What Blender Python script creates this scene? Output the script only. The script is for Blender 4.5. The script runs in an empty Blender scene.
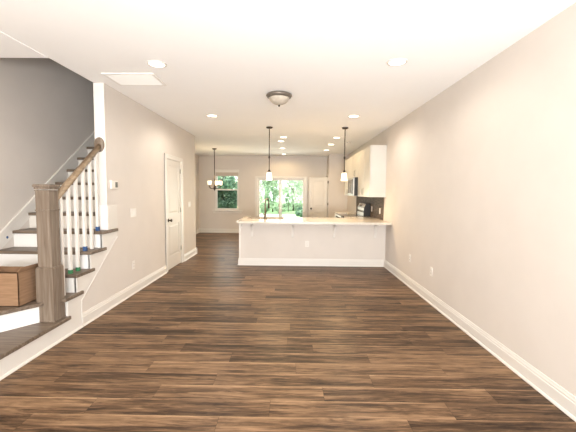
import bpy, bmesh, math, random
from mathutils import Vector, Matrix
random.seed(7)
SC = bpy.context.scene
COL = SC.collection

# ------------------------------------------------------------------ camera
F, PITCH, YAW, ROLL, EYE = 342.4846, .0686, .0101, .0095, 1.461
cam_data = bpy.data.cameras.new('camera')
cam_data.sensor_fit = 'HORIZONTAL'
cam_data.sensor_width = 36
cam_data.lens = F / 576 * 36
cam_data.clip_start = .05
cam = bpy.data.objects.new('camera', cam_data)
COL.objects.link(cam)
cy, sy, cp, sp = math.cos(YAW), math.sin(YAW), math.cos(PITCH), math.sin(PITCH)
fwd = Vector((-sy * cp, cy * cp, -sp))
r0 = Vector((cy, sy, 0))
u0 = Vector((-sy * sp, cy * sp, cp))
rt = r0 * math.cos(ROLL) + u0 * math.sin(ROLL)
up = -r0 * math.sin(ROLL) + u0 * math.cos(ROLL)
m = Matrix((rt, up, -fwd)).transposed().to_4x4()
m.translation = (0, 0, EYE)
cam.matrix_world = m
SC.camera = cam

# ------------------------------------------------------------------ world, sun, daylight, ceiling fills
EXPOSURE = .48
SC.view_settings.view_transform = 'Standard'
SC.view_settings.look = 'None'
SC.view_settings.gamma = 1
SC.view_settings.use_curve_mapping = False
SC.view_settings.exposure = EXPOSURE
world = bpy.data.worlds.new('overcast_sky')
world.use_nodes = True
bg = world.node_tree.nodes['Background']
bg.inputs[0].default_value = (.93, .98, 1, 1)
bg.inputs[1].default_value = 3.2
SC.world = world
sun_d = bpy.data.lights.new('sun', 'SUN')
sun_d.energy = 5
sun_d.angle = .03
sun_d.color = (1, .95, .85)
sun = bpy.data.objects.new('sun', sun_d)
COL.objects.link(sun)
sun.rotation_euler = Vector((-.55, .35, -.8)).to_track_quat('-Z', 'Y').to_euler()


def area(name, loc, aim, sx, sy_, power, color, spread=180):
    d = bpy.data.lights.new(name, 'AREA')
    d.shape = 'RECTANGLE'
    d.size, d.size_y, d.energy, d.color = sx, sy_, power, color
    d.spread = math.radians(spread)
    o = bpy.data.objects.new(name, d)
    COL.objects.link(o)
    o.location = loc
    o.rotation_euler = Vector(aim).to_track_quat('-Z', 'Y').to_euler()
    return o


# daylight that comes in through the front windows behind the camera and the rear openings, plus two added ceiling fills
area('front_window_daylight', (.3, -1.93, 1.45), (0, 1, .10), 2.6, 1.9, 14, (.97, .98, 1))
area('front_ceiling_fill', (.3, -1.90, .95), (0, 1, .29), 2.6, .9, 122, (.97, .98, .98), 105)  # added fill lamp, tilted up to brighten the living room ceiling
area('front_entry_daylight', (-2.7, -1.93, 1.45), (.15, 1, .05), .9, 1.9, 50, (1, .82, .60))
area('slider_ceiling_fill', (-.38, 12.36, .75), (0, -1, .45), 1.5, 1.2, 12, (1, .90, .76), 110)  # added fill lamp aimed upward to lift the kitchen ceiling
area('slider_daylight', (-.38, 12.38, 1.05), (0, -1, -.1), 1.5, 1.7, 9, (.93, .98, 1))
area('dining_window_daylight', (-2.3, 12.36, 1.5), (0, -1, -.1), .75, 1.2, 6, (.93, .98, 1))


# ------------------------------------------------------------------ materials
def mat(name, color, rough=.5, metal=0, spec=.5, emit=None, strength=0):
    ma = bpy.data.materials.new(name)
    ma.use_nodes = True
    b = ma.node_tree.nodes['Principled BSDF']
    b.inputs['Base Color'].default_value = (*color, 1)
    b.inputs['Roughness'].default_value = rough
    b.inputs['Metallic'].default_value = metal
    b.inputs['Specular IOR Level'].default_value = spec
    if emit:
        b.inputs['Emission Color'].default_value = (*emit, 1)
        b.inputs['Emission Strength'].default_value = strength
    return ma


def nodes_of(ma):
    nt = ma.node_tree
    return nt, nt.nodes, nt.links, nt.nodes['Principled BSDF']


def speckle(ma, c1, c2, scale, detail=4, stretch=(1, 1, 1), lo=.35, hi=.65, bump=0):
    """colour varies between c1 and c2 with a noise in object space"""
    nt, N, L, b = nodes_of(ma)
    tc = N.new('ShaderNodeTexCoord')
    mp = N.new('ShaderNodeMapping')
    mp.inputs['Scale'].default_value = stretch
    no = N.new('ShaderNodeTexNoise')
    no.inputs['Scale'].default_value = scale
    no.inputs['Detail'].default_value = detail
    rp = N.new('ShaderNodeValToRGB')
    rp.color_ramp.elements[0].position = lo
    rp.color_ramp.elements[1].position = hi
    rp.color_ramp.elements[0].color = (*c1, 1)
    rp.color_ramp.elements[1].color = (*c2, 1)
    L.new(tc.outputs['Object'], mp.inputs[0])
    L.new(mp.outputs[0], no.inputs['Vector'])
    L.new(no.outputs[0], rp.inputs[0])
    L.new(rp.outputs[0], b.inputs['Base Color'])
    if bump:
        bp = N.new('ShaderNodeBump')
        bp.inputs['Strength'].default_value = bump
        bp.inputs['Distance'].default_value = .002
        L.new(no.outputs[0], bp.inputs['Height'])
        L.new(bp.outputs[0], b.inputs['Normal'])
    return ma


M = {}
WALL = (.655, .603, .555)
M['wall'] = speckle(mat('beige_wall_paint', WALL, .75, spec=.25), WALL, tuple(c * 1.03 for c in WALL), 3, bump=.02)
M['ceiling'] = speckle(mat('white_ceiling_paint', (.95, .94, .93), .85, spec=.15), (.945, .935, .925), (.955, .945, .935), 2)
M['trim'] = speckle(mat('white_trim_paint', (.72, .685, .64), .4), (.71, .675, .63), (.735, .70, .655), 2)
M['door'] = speckle(mat('white_door_paint', (.67, .63, .58), .45), (.66, .62, .57), (.685, .645, .595), 2)
M['primer'] = speckle(mat('bright_white_riser_paint', (.80, .79, .775), .5), (.79, .78, .765), (.82, .81, .795), 2)
M['cab'] = speckle(mat('white_cabinet_paint', (.56, .53, .485), .45, spec=.35), (.55, .52, .475), (.575, .545, .50), 2)
M['plate'] = mat('white_plastic', (.76, .72, .67), .4)
M['slot'] = mat('dark_slot', (.06, .05, .045), .6)
M['bronze'] = speckle(mat('oil_rubbed_bronze', (.045, .03, .021), .45, .5), (.035, .024, .017), (.06, .042, .03), 30)
M['nickel'] = speckle(mat('brushed_nickel', (.45, .42, .38), .35, 1), (.42, .39, .35), (.5, .47, .43), 40)
M['faucet'] = speckle(mat('brushed_bronze_nickel', (.16, .13, .10), .35, .8), (.14, .115, .085), (.19, .155, .12), 40)
M['sink'] = speckle(mat('satin_steel_sink', (.22, .18, .14), .5, .6), (.2, .165, .13), (.25, .205, .16), 40)
M['pewter'] = speckle(mat('pewter_pan', (.17, .145, .12), .45, .5), (.15, .125, .10), (.2, .17, .14), 20)
M['steel'] = speckle(mat('stainless_steel', (.40, .38, .35), .32, 1), (.36, .34, .31), (.44, .42, .39), 60, stretch=(1, 1, 12))
M['black'] = speckle(mat('black_glass', (.012, .012, .012), .12), (.010, .010, .010), (.016, .015, .015), 5)
M['blackside'] = speckle(mat('black_enamel', (.016, .015, .014), .4, spec=.3), (.014, .013, .012), (.018, .017, .016), 5)
M['blue_tape'] = mat('blue_masking_tape', (.03, .085, .22), .7)
M['green_tape'] = mat('green_masking_tape', (.035, .17, .07), .7)
M['red_tape'] = mat('red_ink', (.45, .03, .02), .6)
M['screen'] = mat('grey_display', (.10, .11, .10), .3)
M['lamp_white'] = mat('lit_lens', (.9, .85, .75), .4, emit=(1, .86, .66), strength=6)
M['shade'] = mat('lit_frosted_glass_shade', (.9, .84, .74), .4, emit=(1, .85, .62), strength=.9)
M['alabaster'] = speckle(mat('alabaster_glass', (.44, .385, .32), .3, spec=.3), (.36, .31, .25), (.54, .48, .40), 9, detail=6)
M['blind'] = mat('beige_blind_fabric', (.55, .48, .41), .8)
M['vent'] = mat('white_vent_paint', (.82, .80, .76), .5)
M['cavity'] = mat('dark_duct', (.30, .28, .25), .9)
M['soil'] = mat('bark', (.10, .075, .055), .9)


def wood(name, dark, mid, light, axis, rough=.45, scale=1.):
    """straight grained wood, grain running along an object axis"""
    ma = mat(name, mid, rough, spec=.35)
    nt, N, L, b = nodes_of(ma)
    tc = N.new('ShaderNodeTexCoord')
    mp = N.new('ShaderNodeMapping')
    s = [26 * scale] * 3
    s['xyz'.index(axis)] = 1.6 * scale
    mp.inputs['Scale'].default_value = s
    n1 = N.new('ShaderNodeTexNoise')
    n1.inputs['Scale'].default_value = 1.6
    n1.inputs['Detail'].default_value = 6
    n1.inputs['Distortion'].default_value = .6
    rp = N.new('ShaderNodeValToRGB')
    e = rp.color_ramp.elements
    e[0].position, e[1].position = .28, .75
    e[0].color, e[1].color = (*dark, 1), (*light, 1)
    k = e.new(.5)
    k.color = (*mid, 1)
    L.new(tc.outputs['Object'], mp.inputs[0])
    L.new(mp.outputs[0], n1.inputs['Vector'])
    L.new(n1.outputs[0], rp.inputs[0])
    L.new(rp.outputs[0], b.inputs['Base Color'])
    return ma


M['tread'] = wood('stained_oak_tread', (.092, .066, .048), (.158, .118, .087), (.24, .187, .142), 'x', .42)
M['newel'] = wood('grey_brown_oak_newel', (.12, .087, .062), (.18, .138, .104), (.255, .205, .16), 'z', .5)
M['rail'] = wood('brown_oak_handrail', (.19, .132, .08), (.275, .197, .124), (.37, .28, .188), 'y', .4)
M['card'] = speckle(mat('cardboard', (.29, .178, .105), .85, spec=.15), (.265, .16, .093), (.32, .197, .12), 6, stretch=(1, 1, 9))
M['tape'] = mat('packing_tape', (.44, .30, .18), .35)


def plank_floor():
    ma = mat('brown_vinyl_plank_floor', (.2, .13, .09), .38, spec=.10)
    nt, N, L, b = nodes_of(ma)
    tc = N.new('ShaderNodeTexCoord')

    def math_(op, a, b_):
        n = N.new('ShaderNodeMath')
        n.operation = op
        for i, v in enumerate((a, b_)):
            if isinstance(v, (int, float)):
                n.inputs[i].default_value = v
            else:
                L.new(v, n.inputs[i])
        return n.outputs[0]
    sep = N.new('ShaderNodeSeparateXYZ')
    L.new(tc.outputs['Object'], sep.inputs[0])
    row = math_('FLOOR', math_('DIVIDE', sep.outputs[1], .178), 0)
    wn = N.new('ShaderNodeTexWhiteNoise')
    wn.noise_dimensions = '1D'
    L.new(row, wn.inputs['W'])
    xs = math_('ADD', sep.outputs[0], math_('MULTIPLY', wn.outputs[0], 1.22))
    cell = math_('FLOOR', math_('DIVIDE', xs, 1.22), 0)
    comb = N.new('ShaderNodeCombineXYZ')
    L.new(row, comb.inputs[0])
    L.new(cell, comb.inputs[1])
    wn2 = N.new('ShaderNodeTexWhiteNoise')
    wn2.noise_dimensions = '2D'
    L.new(comb.outputs[0], wn2.inputs['Vector'])
    rnd = wn2.outputs[0]
    # seams
    fy = math_('FRACT', math_('DIVIDE', sep.outputs[1], .178), 0)
    fx = math_('FRACT', math_('DIVIDE', xs, 1.22), 0)
    sy1 = math_('LESS_THAN', fy, .014)
    sx1 = math_('LESS_THAN', fx, .0025)
    seam = math_('MAXIMUM', sy1, sx1)

    def noise(scx, scy, scale, detail, dist=0, rough=.55):
        c = N.new('ShaderNodeCombineXYZ')
        L.new(math_('MULTIPLY', sep.outputs[0], scx), c.inputs[0])
        L.new(math_('MULTIPLY', sep.outputs[1], scy), c.inputs[1])
        L.new(math_('MULTIPLY', rnd, 37.), c.inputs[2])
        n = N.new('ShaderNodeTexNoise')
        n.inputs['Scale'].default_value = scale
        n.inputs['Detail'].default_value = detail
        n.inputs['Roughness'].default_value = rough
        n.inputs['Distortion'].default_value = dist
        L.new(c.outputs[0], n.inputs['Vector'])
        return n.outputs[0]
    cloud = noise(1.15, 15., 1., 4, 1.0)
    grain = noise(2.1, 21., 1.5, 9, 1.6, .72)
    fine = noise(5, 90., 1., 4)
    v = math_('ADD', math_('MULTIPLY', cloud, .46), math_('MULTIPLY', grain, .52))
    v = math_('ADD', v, math_('MULTIPLY', fine, .16))
    edge = math_('MULTIPLY', math_('MAXIMUM', math_('SUBTRACT', fy, .80), 0), 5)
    v = math_('ADD', v, math_('MULTIPLY', math_('MULTIPLY', edge, edge), math_('MULTIPLY', noise(1.6, 2.0, 1., 2), .30)))
    v = math_('ADD', v, math_('MULTIPLY', rnd, .10))
    v = math_('SUBTRACT', v, .175)
    v = math_('ADD', math_('MULTIPLY', math_('SUBTRACT', v, .5), 1.6), .512)
    rp = N.new('ShaderNodeValToRGB')
    e = rp.color_ramp.elements
    e[0].position, e[0].color = .22, (.028, .017, .011, 1)
    e[1].position, e[1].color = .80, (.42, .275, .165, 1)
    for p, c in ((.35, (.074, .044, .026)), (.45, (.140, .083, .047)), (.55, (.215, .130, .074)), (.67, (.310, .193, .111))):
        k = e.new(p)
        k.color = (*c, 1)
    L.new(v, rp.inputs[0])
    # knots: sparse dark spots, a little longer along the plank
    c = N.new('ShaderNodeCombineXYZ')
    L.new(math_('MULTIPLY', sep.outputs[0], 1.1), c.inputs[0])
    L.new(math_('MULTIPLY', sep.outputs[1], 2.6), c.inputs[1])
    vo = N.new('ShaderNodeTexVoronoi')
    vo.inputs['Scale'].default_value = 1.
    L.new(c.outputs[0], vo.inputs['Vector'])
    kn = N.new('ShaderNodeMapRange')
    kn.inputs['From Min'].default_value = .018
    kn.inputs['From Max'].default_value = .06
    kn.inputs['To Min'].default_value = .25
    kn.inputs['To Max'].default_value = 1
    L.new(vo.outputs['Distance'], kn.inputs['Value'])
    mx = N.new('ShaderNodeMix')
    mx.data_type = 'RGBA'
    mx.blend_type = 'MULTIPLY'
    mx.inputs[0].default_value = 1
    L.new(rp.outputs[0], mx.inputs[6])
    cc = N.new('ShaderNodeCombineColor')
    for i in range(3):
        L.new(kn.outputs[0], cc.inputs[i])
    L.new(cc.outputs[0], mx.inputs[7])
    mx2 = N.new('ShaderNodeMix')
    mx2.data_type = 'RGBA'
    L.new(math_('MULTIPLY', seam, .5), mx2.inputs[0])
    L.new(mx.outputs[2], mx2.inputs[6])
    mx2.inputs[7].default_value = (.03, .02, .014, 1)
    L.new(mx2.outputs[2], b.inputs['Base Color'])
    bp = N.new('ShaderNodeBump')
    bp.inputs['Strength'].default_value = .12
    bp.inputs['Distance'].default_value = .002
    L.new(grain, bp.inputs['Height'])
    L.new(bp.outputs[0], b.inputs['Normal'])
    return ma


M['floor'] = plank_floor()


def stone_top():
    ma = mat('speckled_cream_countertop', (.7, .62, .52), .12, spec=.6)
    return speckle(ma, (.62, .56, .48), (.66, .60, .52), 30, detail=5, lo=.4, hi=.62)


M['stone'] = stone_top()


def mosaic():
    ma = mat('brown_mosaic_tile', (.15, .11, .085), .6, spec=.12)
    nt, N, L, b = nodes_of(ma)
    tc = N.new('ShaderNodeTexCoord')
    sp_ = N.new('ShaderNodeSeparateXYZ')
    cb = N.new('ShaderNodeCombineXYZ')
    L.new(tc.outputs['Object'], sp_.inputs[0])
    L.new(sp_.outputs[1], cb.inputs[0])
    L.new(sp_.outputs[2], cb.inputs[1])
    br = N.new('ShaderNodeTexBrick')
    br.inputs['Scale'].default_value = 1
    br.inputs['Brick Width'].default_value = .10
    br.inputs['Row Height'].default_value = .03
    br.inputs['Mortar Size'].default_value = .002
    br.inputs['Color1'].default_value = (.13, .095, .07, 1)
    br.inputs['Color2'].default_value = (.065, .046, .034, 1)
    br.inputs['Mortar'].default_value = (.15, .115, .09, 1)
    L.new(cb.outputs[0], br.inputs['Vector'])
    L.new(br.outputs[0], b.inputs['Base Color'])
    return ma


M['mosaic'] = mosaic()


def glass(name, tint=(1, 1, 1)):
    ma = bpy.data.materials.new(name)
    ma.use_nodes = True
    nt = ma.node_tree
    nt.nodes.clear()
    out = nt.nodes.new('ShaderNodeOutputMaterial')
    mix = nt.nodes.new('ShaderNodeMixShader')
    tr = nt.nodes.new('ShaderNodeBsdfTransparent')
    tr.inputs[0].default_value = (*tint, 1)
    gl = nt.nodes.new('ShaderNodeBsdfGlossy')
    gl.inputs['Roughness'].default_value = .02
    fr = nt.nodes.new('ShaderNodeFresnel')
    fr.inputs[0].default_value = 1.12
    nt.links.new(fr.outputs[0], mix.inputs[0])
    nt.links.new(tr.outputs[0], mix.inputs[1])
    nt.links.new(gl.outputs[0], mix.inputs[2])
    nt.links.new(mix.outputs[0], out.inputs[0])
    return ma


M['glass'] = glass('window_glass', (.97, 1, .98))


def mesh_screen():
    ma = bpy.data.materials.new('insect_screen_mesh')
    ma.use_nodes = True
    nt = ma.node_tree
    nt.nodes.clear()
    out = nt.nodes.new('ShaderNodeOutputMaterial')
    mix = nt.nodes.new('ShaderNodeMixShader')
    mix.inputs[0].default_value = .4
    tr = nt.nodes.new('ShaderNodeBsdfTransparent')
    df = nt.nodes.new('ShaderNodeBsdfDiffuse')
    df.inputs[0].default_value = (.03, .035, .03, 1)
    nt.links.new(tr.outputs[0], mix.inputs[1])
    nt.links.new(df.outputs[0], mix.inputs[2])
    nt.links.new(mix.outputs[0], out.inputs[0])
    return ma


M['mesh'] = mesh_screen()


def leaf(name, c1, c2):
    ma = mat(name, c1, .6)
    nt, N, L, b = nodes_of(ma)
    tc = N.new('ShaderNodeTexCoord')
    no = N.new('ShaderNodeTexNoise')
    no.inputs['Scale'].default_value = 3.5
    rp = N.new('ShaderNodeValToRGB')
    rp.color_ramp.elements[0].position = .35
    rp.color_ramp.elements[1].position = .65
    rp.color_ramp.elements[0].color = (*c1, 1)
    rp.color_ramp.elements[1].color = (*c2, 1)
    L.new(tc.outputs['Object'], no.inputs['Vector'])
    L.new(no.outputs[0], rp.inputs[0])
    L.new(rp.outputs[0], b.inputs['Base Color'])
    tl = N.new('ShaderNodeBsdfTranslucent')
    L.new(rp.outputs[0], tl.inputs[0])
    mix = N.new('ShaderNodeMixShader')
    mix.inputs[0].default_value = .35
    L.new(b.outputs[0], mix.inputs[1])
    L.new(tl.outputs[0], mix.inputs[2])
    L.new(mix.outputs[0], N['Material Output'].inputs[0])
    return ma


M['leaf_mid'] = leaf('mid_green_leaves', (.22, .34, .22), (.46, .56, .38))
M['leaf_pale'] = leaf('pale_green_leaves', (.42, .52, .38), (.68, .74, .58))
M['leaf_dark'] = leaf('dark_green_leaves', (.09, .17, .12), (.25, .37, .24))
M['grass'] = speckle(mat('lawn_grass', (.12, .24, .09), .9), (.09, .2, .07), (.2, .32, .13), 6)
M['concrete'] = speckle(mat('pale_concrete', (.36, .335, .28), .8), (.33, .305, .255), (.39, .365, .31), 4)


# ------------------------------------------------------------------ mesh helpers
def box(bm, x0, x1, y0, y1, z0, z1, bevel=0):
    if x0 > x1: x0, x1 = x1, x0
    if y0 > y1: y0, y1 = y1, y0
    if z0 > z1: z0, z1 = z1, z0
    vs = [bm.verts.new((x, y, z)) for x in (x0, x1) for y in (y0, y1) for z in (z0, z1)]
    fs = [(0, 1, 3, 2), (4, 6, 7, 5), (0, 4, 5, 1), (2, 3, 7, 6), (0, 2, 6, 4), (1, 5, 7, 3)]
    faces = [bm.faces.new([vs[i] for i in f]) for f in fs]
    if bevel:
        ed = list({e for f in faces for e in f.edges})
        bmesh.ops.bevel(bm, geom=ed, offset=bevel, segments=2, affect='EDGES', profile=.5)


def prism(bm, pts, a0, a1, axis='z', bevel=0):
    """polygon in the two other axes, extruded from a0 to a1 along axis"""
    def P(p, a):
        return {'z': (p[0], p[1], a), 'x': (a, p[0], p[1]), 'y': (p[0], a, p[1])}[axis]
    lo = [bm.verts.new(P(p, a0)) for p in pts]
    hi = [bm.verts.new(P(p, a1)) for p in pts]
    n = len(pts)
    fs = [bm.faces.new(lo), bm.faces.new(hi)]
    for i in range(n):
        fs.append(bm.faces.new((lo[i], lo[(i + 1) % n], hi[(i + 1) % n], hi[i])))
    bmesh.ops.recalc_face_normals(bm, faces=fs)
    if bevel:
        ed = [e for e in {e for f in fs for e in f.edges}]
        bmesh.ops.bevel(bm, geom=ed, offset=bevel, segments=2, affect='EDGES', profile=.5)


def lathe(bm, prof, cx=0, cy_=0, cz=0, seg=32, axis='z', caps=True):
    rings = []
    for r, h in prof:
        ring = []
        for i in range(seg):
            a = 2 * math.pi * i / seg
            u, v = r * math.cos(a), r * math.sin(a)
            p = {'z': (cx + u, cy_ + v, cz + h), 'y': (cx + u, cy_ + h, cz + v), 'x': (cx + h, cy_ + u, cz + v)}[axis]
            ring.append(bm.verts.new(p))
        rings.append(ring)
    fs = []
    for a, b in zip(rings, rings[1:]):
        for i in range(seg):
            fs.append(bm.faces.new((a[i], a[(i + 1) % seg], b[(i + 1) % seg], b[i])))
    if caps:
        fs.append(bm.faces.new(rings[0]))
        fs.append(bm.faces.new(rings[-1]))
    for f in fs:
        f.smooth = True
    bmesh.ops.recalc_face_normals(bm, faces=fs)


def tube(bm, pts, r, seg=10):
    pts = [Vector(p) for p in pts]
    rings = []
    for i, p in enumerate(pts):
        d = (pts[min(i + 1, len(pts) - 1)] - pts[max(i - 1, 0)]).normalized()
        s = Vector((0, 0, 1)) if abs(d.z) < .9 else Vector((1, 0, 0))
        a = d.cross(s).normalized()
        b = d.cross(a).normalized()
        rr = r[i] if isinstance(r, (list, tuple)) else r
        rings.append([bm.verts.new(p + (a * math.cos(t) + b * math.sin(t)) * rr)
                      for t in [2 * math.pi * k / seg for k in range(seg)]])
    fs = []
    for a, b in zip(rings, rings[1:]):
        for k in range(seg):
            fs.append(bm.faces.new((a[k], a[(k + 1) % seg], b[(k + 1) % seg], b[k])))
    fs.append(bm.faces.new(rings[0]))
    fs.append(bm.faces.new(rings[-1]))
    for f in fs:
        f.smooth = True
    bmesh.ops.recalc_face_normals(bm, faces=fs)


def shape(fn, *a, **k):
    bm = bmesh.new()
    fn(bm, *a, **k)
    return bm


def boxes(*lst, bevel=0):
    bm = bmesh.new()
    for b in lst:
        box(bm, *b, bevel=bevel)
    return bm


def obj(name, bm, material, parent=None, recalc=True):
    if recalc:
        bmesh.ops.recalc_face_normals(bm, faces=bm.faces[:])
    me = bpy.data.meshes.new(name)
    # put the origin at the thing's own place so that local coordinates stay small
    bm.to_mesh(me)
    bm.free()
    o = bpy.data.objects.new(name, me)
    me.materials.append(material)
    COL.objects.link(o)
    if parent is not None:
        o.parent = parent
        o.matrix_parent_inverse = Matrix.Translation(-parent.location)
    return o


def tag(o, label, cat, group=None, kind=None):
    o['label'] = label
    o['category'] = cat
    if group: o['group'] = group
    if kind: o['kind'] = kind
    return o


def thing(name, label, cat, loc=(0, 0, 0), group=None):
    o = bpy.data.objects.new(name, None)
    o.empty_display_size = .1
    o.location = loc
    COL.objects.link(o)
    return tag(o, label, cat, group)


def struct(name, bm, material, parent=None, label=None, cat=None):
    o = obj(name, bm, material, parent)
    if parent is None:
        o['kind'] = 'structure'
        if label: o['label'] = label
        if cat: o['category'] = cat
    return o


def struct_root(name, label, cat, loc=(0, 0, 0)):
    o = bpy.data.objects.new(name, None)
    o.empty_display_size = .1
    o.location = loc
    COL.objects.link(o)
    o['kind'] = 'structure'
    o['label'] = label
    o['category'] = cat
    return o


def dup(root, delta, label, group=None):
    """copy a thing with its parts and sub-parts, moved by delta"""
    def cp_(o, par):
        c = o.copy()
        COL.objects.link(c)
        c.parent = par
        for ch in o.children:
            cp_(ch, c)
        return c
    r = cp_(root, None)
    r.location = root.location + Vector(delta)
    r['label'] = label
    if group: r['group'] = group
    return r


# ------------------------------------------------------------------ room constants
XL, XR, XN = -2.246, 1.875, -3.30      # left wall face, right wall face, outer left wall face
YB, YE, YT, YF = 12.2, 7.99, 4.15, -2.0   # back wall, end and start of left wall, front wall
CZ = 2.74
WT = .12                                # wall thickness
XI = XL - WT                            # inner (stair side) face of the left wall
YP = 6.778                              # peninsula face
UP = 5.2                                # ceiling of the stairwell

# ------------------------------------------------------------------ structure
struct('floor', boxes((XN - .12, XR + .12, YF - .12, YB + .12, -.12, 0)), M['floor'],
       label='brown wood-look plank floor running across the room', cat='floor')
YO = 3.38                               # front edge of the stairwell opening
struct('ceiling', boxes((XI, XR + .12, YF - .12, YB + .12, CZ, CZ + .25),
                        (XN - .12, XI, YF - .12, YO, CZ - .006, CZ + .25),
                        (XN - .12, XI, YE - WT, YB + .12, CZ, CZ + .25),
                        (XN - .12, XI + WT, YO - WT, YE, UP, UP + .12)), M['ceiling'],
       label='smooth white ceiling of the open living room', cat='ceiling')
# left wall with the closet door opening
DY0, DY1, DZ = 6.128, 6.932, 2.062      # rough opening of the closet door
struct('wall_left', boxes((XI, XL, YT, DY0, 0, CZ), (XI, XL, DY1, YE, 0, CZ), (XI, XL, DY0, DY1, DZ, CZ),
                          (XN, XI, YE - WT, YE, 0, UP), (XI, XL, YO, YE, CZ + .25, UP)), M['wall'],
       label='beige left wall with the closet door', cat='wall')
struct('wall_stairs', boxes((XN - .12, XN, YF - .12, YE - WT, 0, UP), (XN, XI + WT, YO - WT, YO, CZ + .25, UP)), M['wall'],
       label='taupe wall on the far side of the stairs', cat='wall')
struct('wall_nook', boxes((XN - .12, XN, YE - WT, YB + .12, 0, CZ)), M['wall'],
       label='beige left wall of the dining nook', cat='wall')
struct('wall_right', boxes((XR, XR + .12, YF - .12, YB + .12, 0, CZ)), M['wall'],
       label='plain beige right wall', cat='wall')
WX0, WX1, WZ0, WZ1 = -2.735, -1.875, .80, 2.255          # dining window opening
SX0, SX1, SZ1 = -1.235, .48, 1.965                       # sliding door opening
struct('wall_back', boxes((XN, WX0, YB, YB + .16, 0, CZ), (WX0, WX1, YB, YB + .16, 0, WZ0), (WX0, WX1, YB, YB + .16, WZ1, CZ),
                          (WX1, SX0, YB, YB + .16, 0, CZ), (SX0, SX1, YB, YB + .16, SZ1, CZ), (SX1, XR, YB, YB + .16, 0, CZ)),
       M['wall'], label='beige back wall with the window and the glass door', cat='wall')
# front wall behind the camera, with the openings the daylight comes through
struct('wall_front', boxes((XN, -3.2, YF - .12, YF, 0, CZ), (-3.2, -2.2, YF - .12, YF, 2.45, CZ), (-3.2, -2.2, YF - .12, YF, 0, .45),
                           (-2.2, -1.05, YF - .12, YF, 0, CZ), (-1.05, 1.65, YF - .12, YF, 2.45, CZ),
                           (-1.05, 1.65, YF - .12, YF, 0, .45), (1.65, XR, YF - .12, YF, 0, CZ)), M['wall'])
# pantry block in the far right corner
PX, PY = 1.235, 11.53
struct('wall_pantry', boxes((PX, XR, PY, PY + .1, 0, CZ), (PX, PX + .1, PY + .1, YB, 2.02, CZ), (PX, PX + .1, YB - .04, YB, 0, 2.02)),
       M['wall'], label='beige pantry wall in the far right corner', cat='wall')

# baseboards: one profile swept along straight runs
PROF = [(0, 0), (.027, 0), (.027, .008), (.022, .018), (.0165, .021), (.0165, .100), (.0125, .106), (.0125, .118), (.0085, .127), (.006, .140), (0, .142)]


def base_run(bm, p0, p1, n):
    """baseboard from p0 to p1 (2D), projecting along n"""
    p0, p1, n = Vector(p0), Vector(p1), Vector(n)
    a = [bm.verts.new((p0.x + n.x * d, p0.y + n.y * d, z)) for d, z in PROF]
    b = [bm.verts.new((p1.x + n.x * d, p1.y + n.y * d, z)) for d, z in PROF]
    k = len(PROF)
    bm.faces.new(a)
    bm.faces.new(b)
    for i in range(k):
        bm.faces.new((a[i], a[(i + 1) % k], b[(i + 1) % k], b[i]))


def base(name, runs, label):
    bm = bmesh.new()
    for r in runs:
        base_run(bm, *r)
    return struct(name, bm, M['trim'], label=label, cat='baseboard')


base('baseboard_left', [((XL, 3.575), (XL, 6.037), (1, 0)), ((XL, 7.035), (XL, YE + .027), (1, 0)),
                        ((XL + .027, YE), (XN, YE), (0, 1))], 'white baseboard along the left wall')
base('baseboard_nook', [((XN, YE), (XN, YB), (1, 0))], 'white baseboard of the dining nook wall')
base('baseboard_back', [((XN, YB), (-1.31, YB), (0, -1)), ((.56, YB), (PX, YB), (0, -1))], 'white baseboard under the dining window')
base('baseboard_right', [((XR, YF), (XR, YP), (-1, 0))], 'white baseboard along the right wall')
base('baseboard_pantry', [((PX, PY), (XR, PY), (0, -1))], 'white baseboard of the pantry wall')
# white casing board on the end of the left wall beside the stairs
struct('trim_1', boxes((XI - .003, XL + .004, YT - .016, YT, .96, CZ - .001), bevel=.003), M['trim'],
       label='white board on the end of the left wall', cat='trim')
struct('trim_2', boxes((XL, XL + .010, YT, YT + .218, .985, 1.285), bevel=.003), M['door'],
       label='square painted panel on the left wall above the top open tread', cat='trim')


struct('trim_4', boxes((XI - .004, XL + .012, YT - .020, YT - .0155, .985, 1.285), bevel=.001), M['primer'],
       label='bright white unpainted board low on the end of the left wall', cat='trim')

# ------------------------------------------------------------------ doors
def panel_slab(w, h, t, panels, stile=.105):
    """door leaf in local x (width), y (thickness 0..t), z; panels = list of (z0, z1)"""
    bm = bmesh.new()
    box(bm, 0, w, .009, t - .009, 0, h)
    for y0, y1 in ((0, .0095), (t - .0095, t)):
        box(bm, 0, stile, y0, y1, 0, h)
        box(bm, w - stile, w, y0, y1, 0, h)
        zs = [0] + [z for p in panels for z in p] + [h]
        for a, b in zip(zs[::2], zs[1::2]):
            box(bm, stile, w - stile, y0, y1, a, b)
        for z0, z1 in panels:                       # raised field with sloping edges
            g, s = .022, .028
            yo, yi = (.009, .003) if y0 == 0 else (t - .009, t - .003)
            A = [(stile + g, yo, z0 + g), (w - stile - g, yo, z0 + g), (w - stile - g, yo, z1 - g), (stile + g, yo, z1 - g)]
            B = [(stile + g + s, yi, z0 + g + s), (w - stile - g - s, yi, z0 + g + s), (w - stile - g - s, yi, z1 - g - s), (stile + g + s, yi, z1 - g - s)]
            a = [bm.verts.new(p) for p in A]
            b = [bm.verts.new(p) for p in B]
            bm.faces.new(b)
            for i in range(4):
                bm.faces.new((a[i], a[(i + 1) % 4], b[(i + 1) % 4], b[i]))
    return bm


def place(bm, mtx):
    bmesh.ops.transform(bm, matrix=mtx, verts=bm.verts[:])
    return bm


def knob_bm(d):
    bm = bmesh.new()
    lathe(bm, [(.033, 0), (.033, .008), (.012, .012), (.011, .035), (.022, .040), (.028, .050), (.027, .062), (.016, .068)], axis='x' if d else 'y', seg=24)
    return bm


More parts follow.
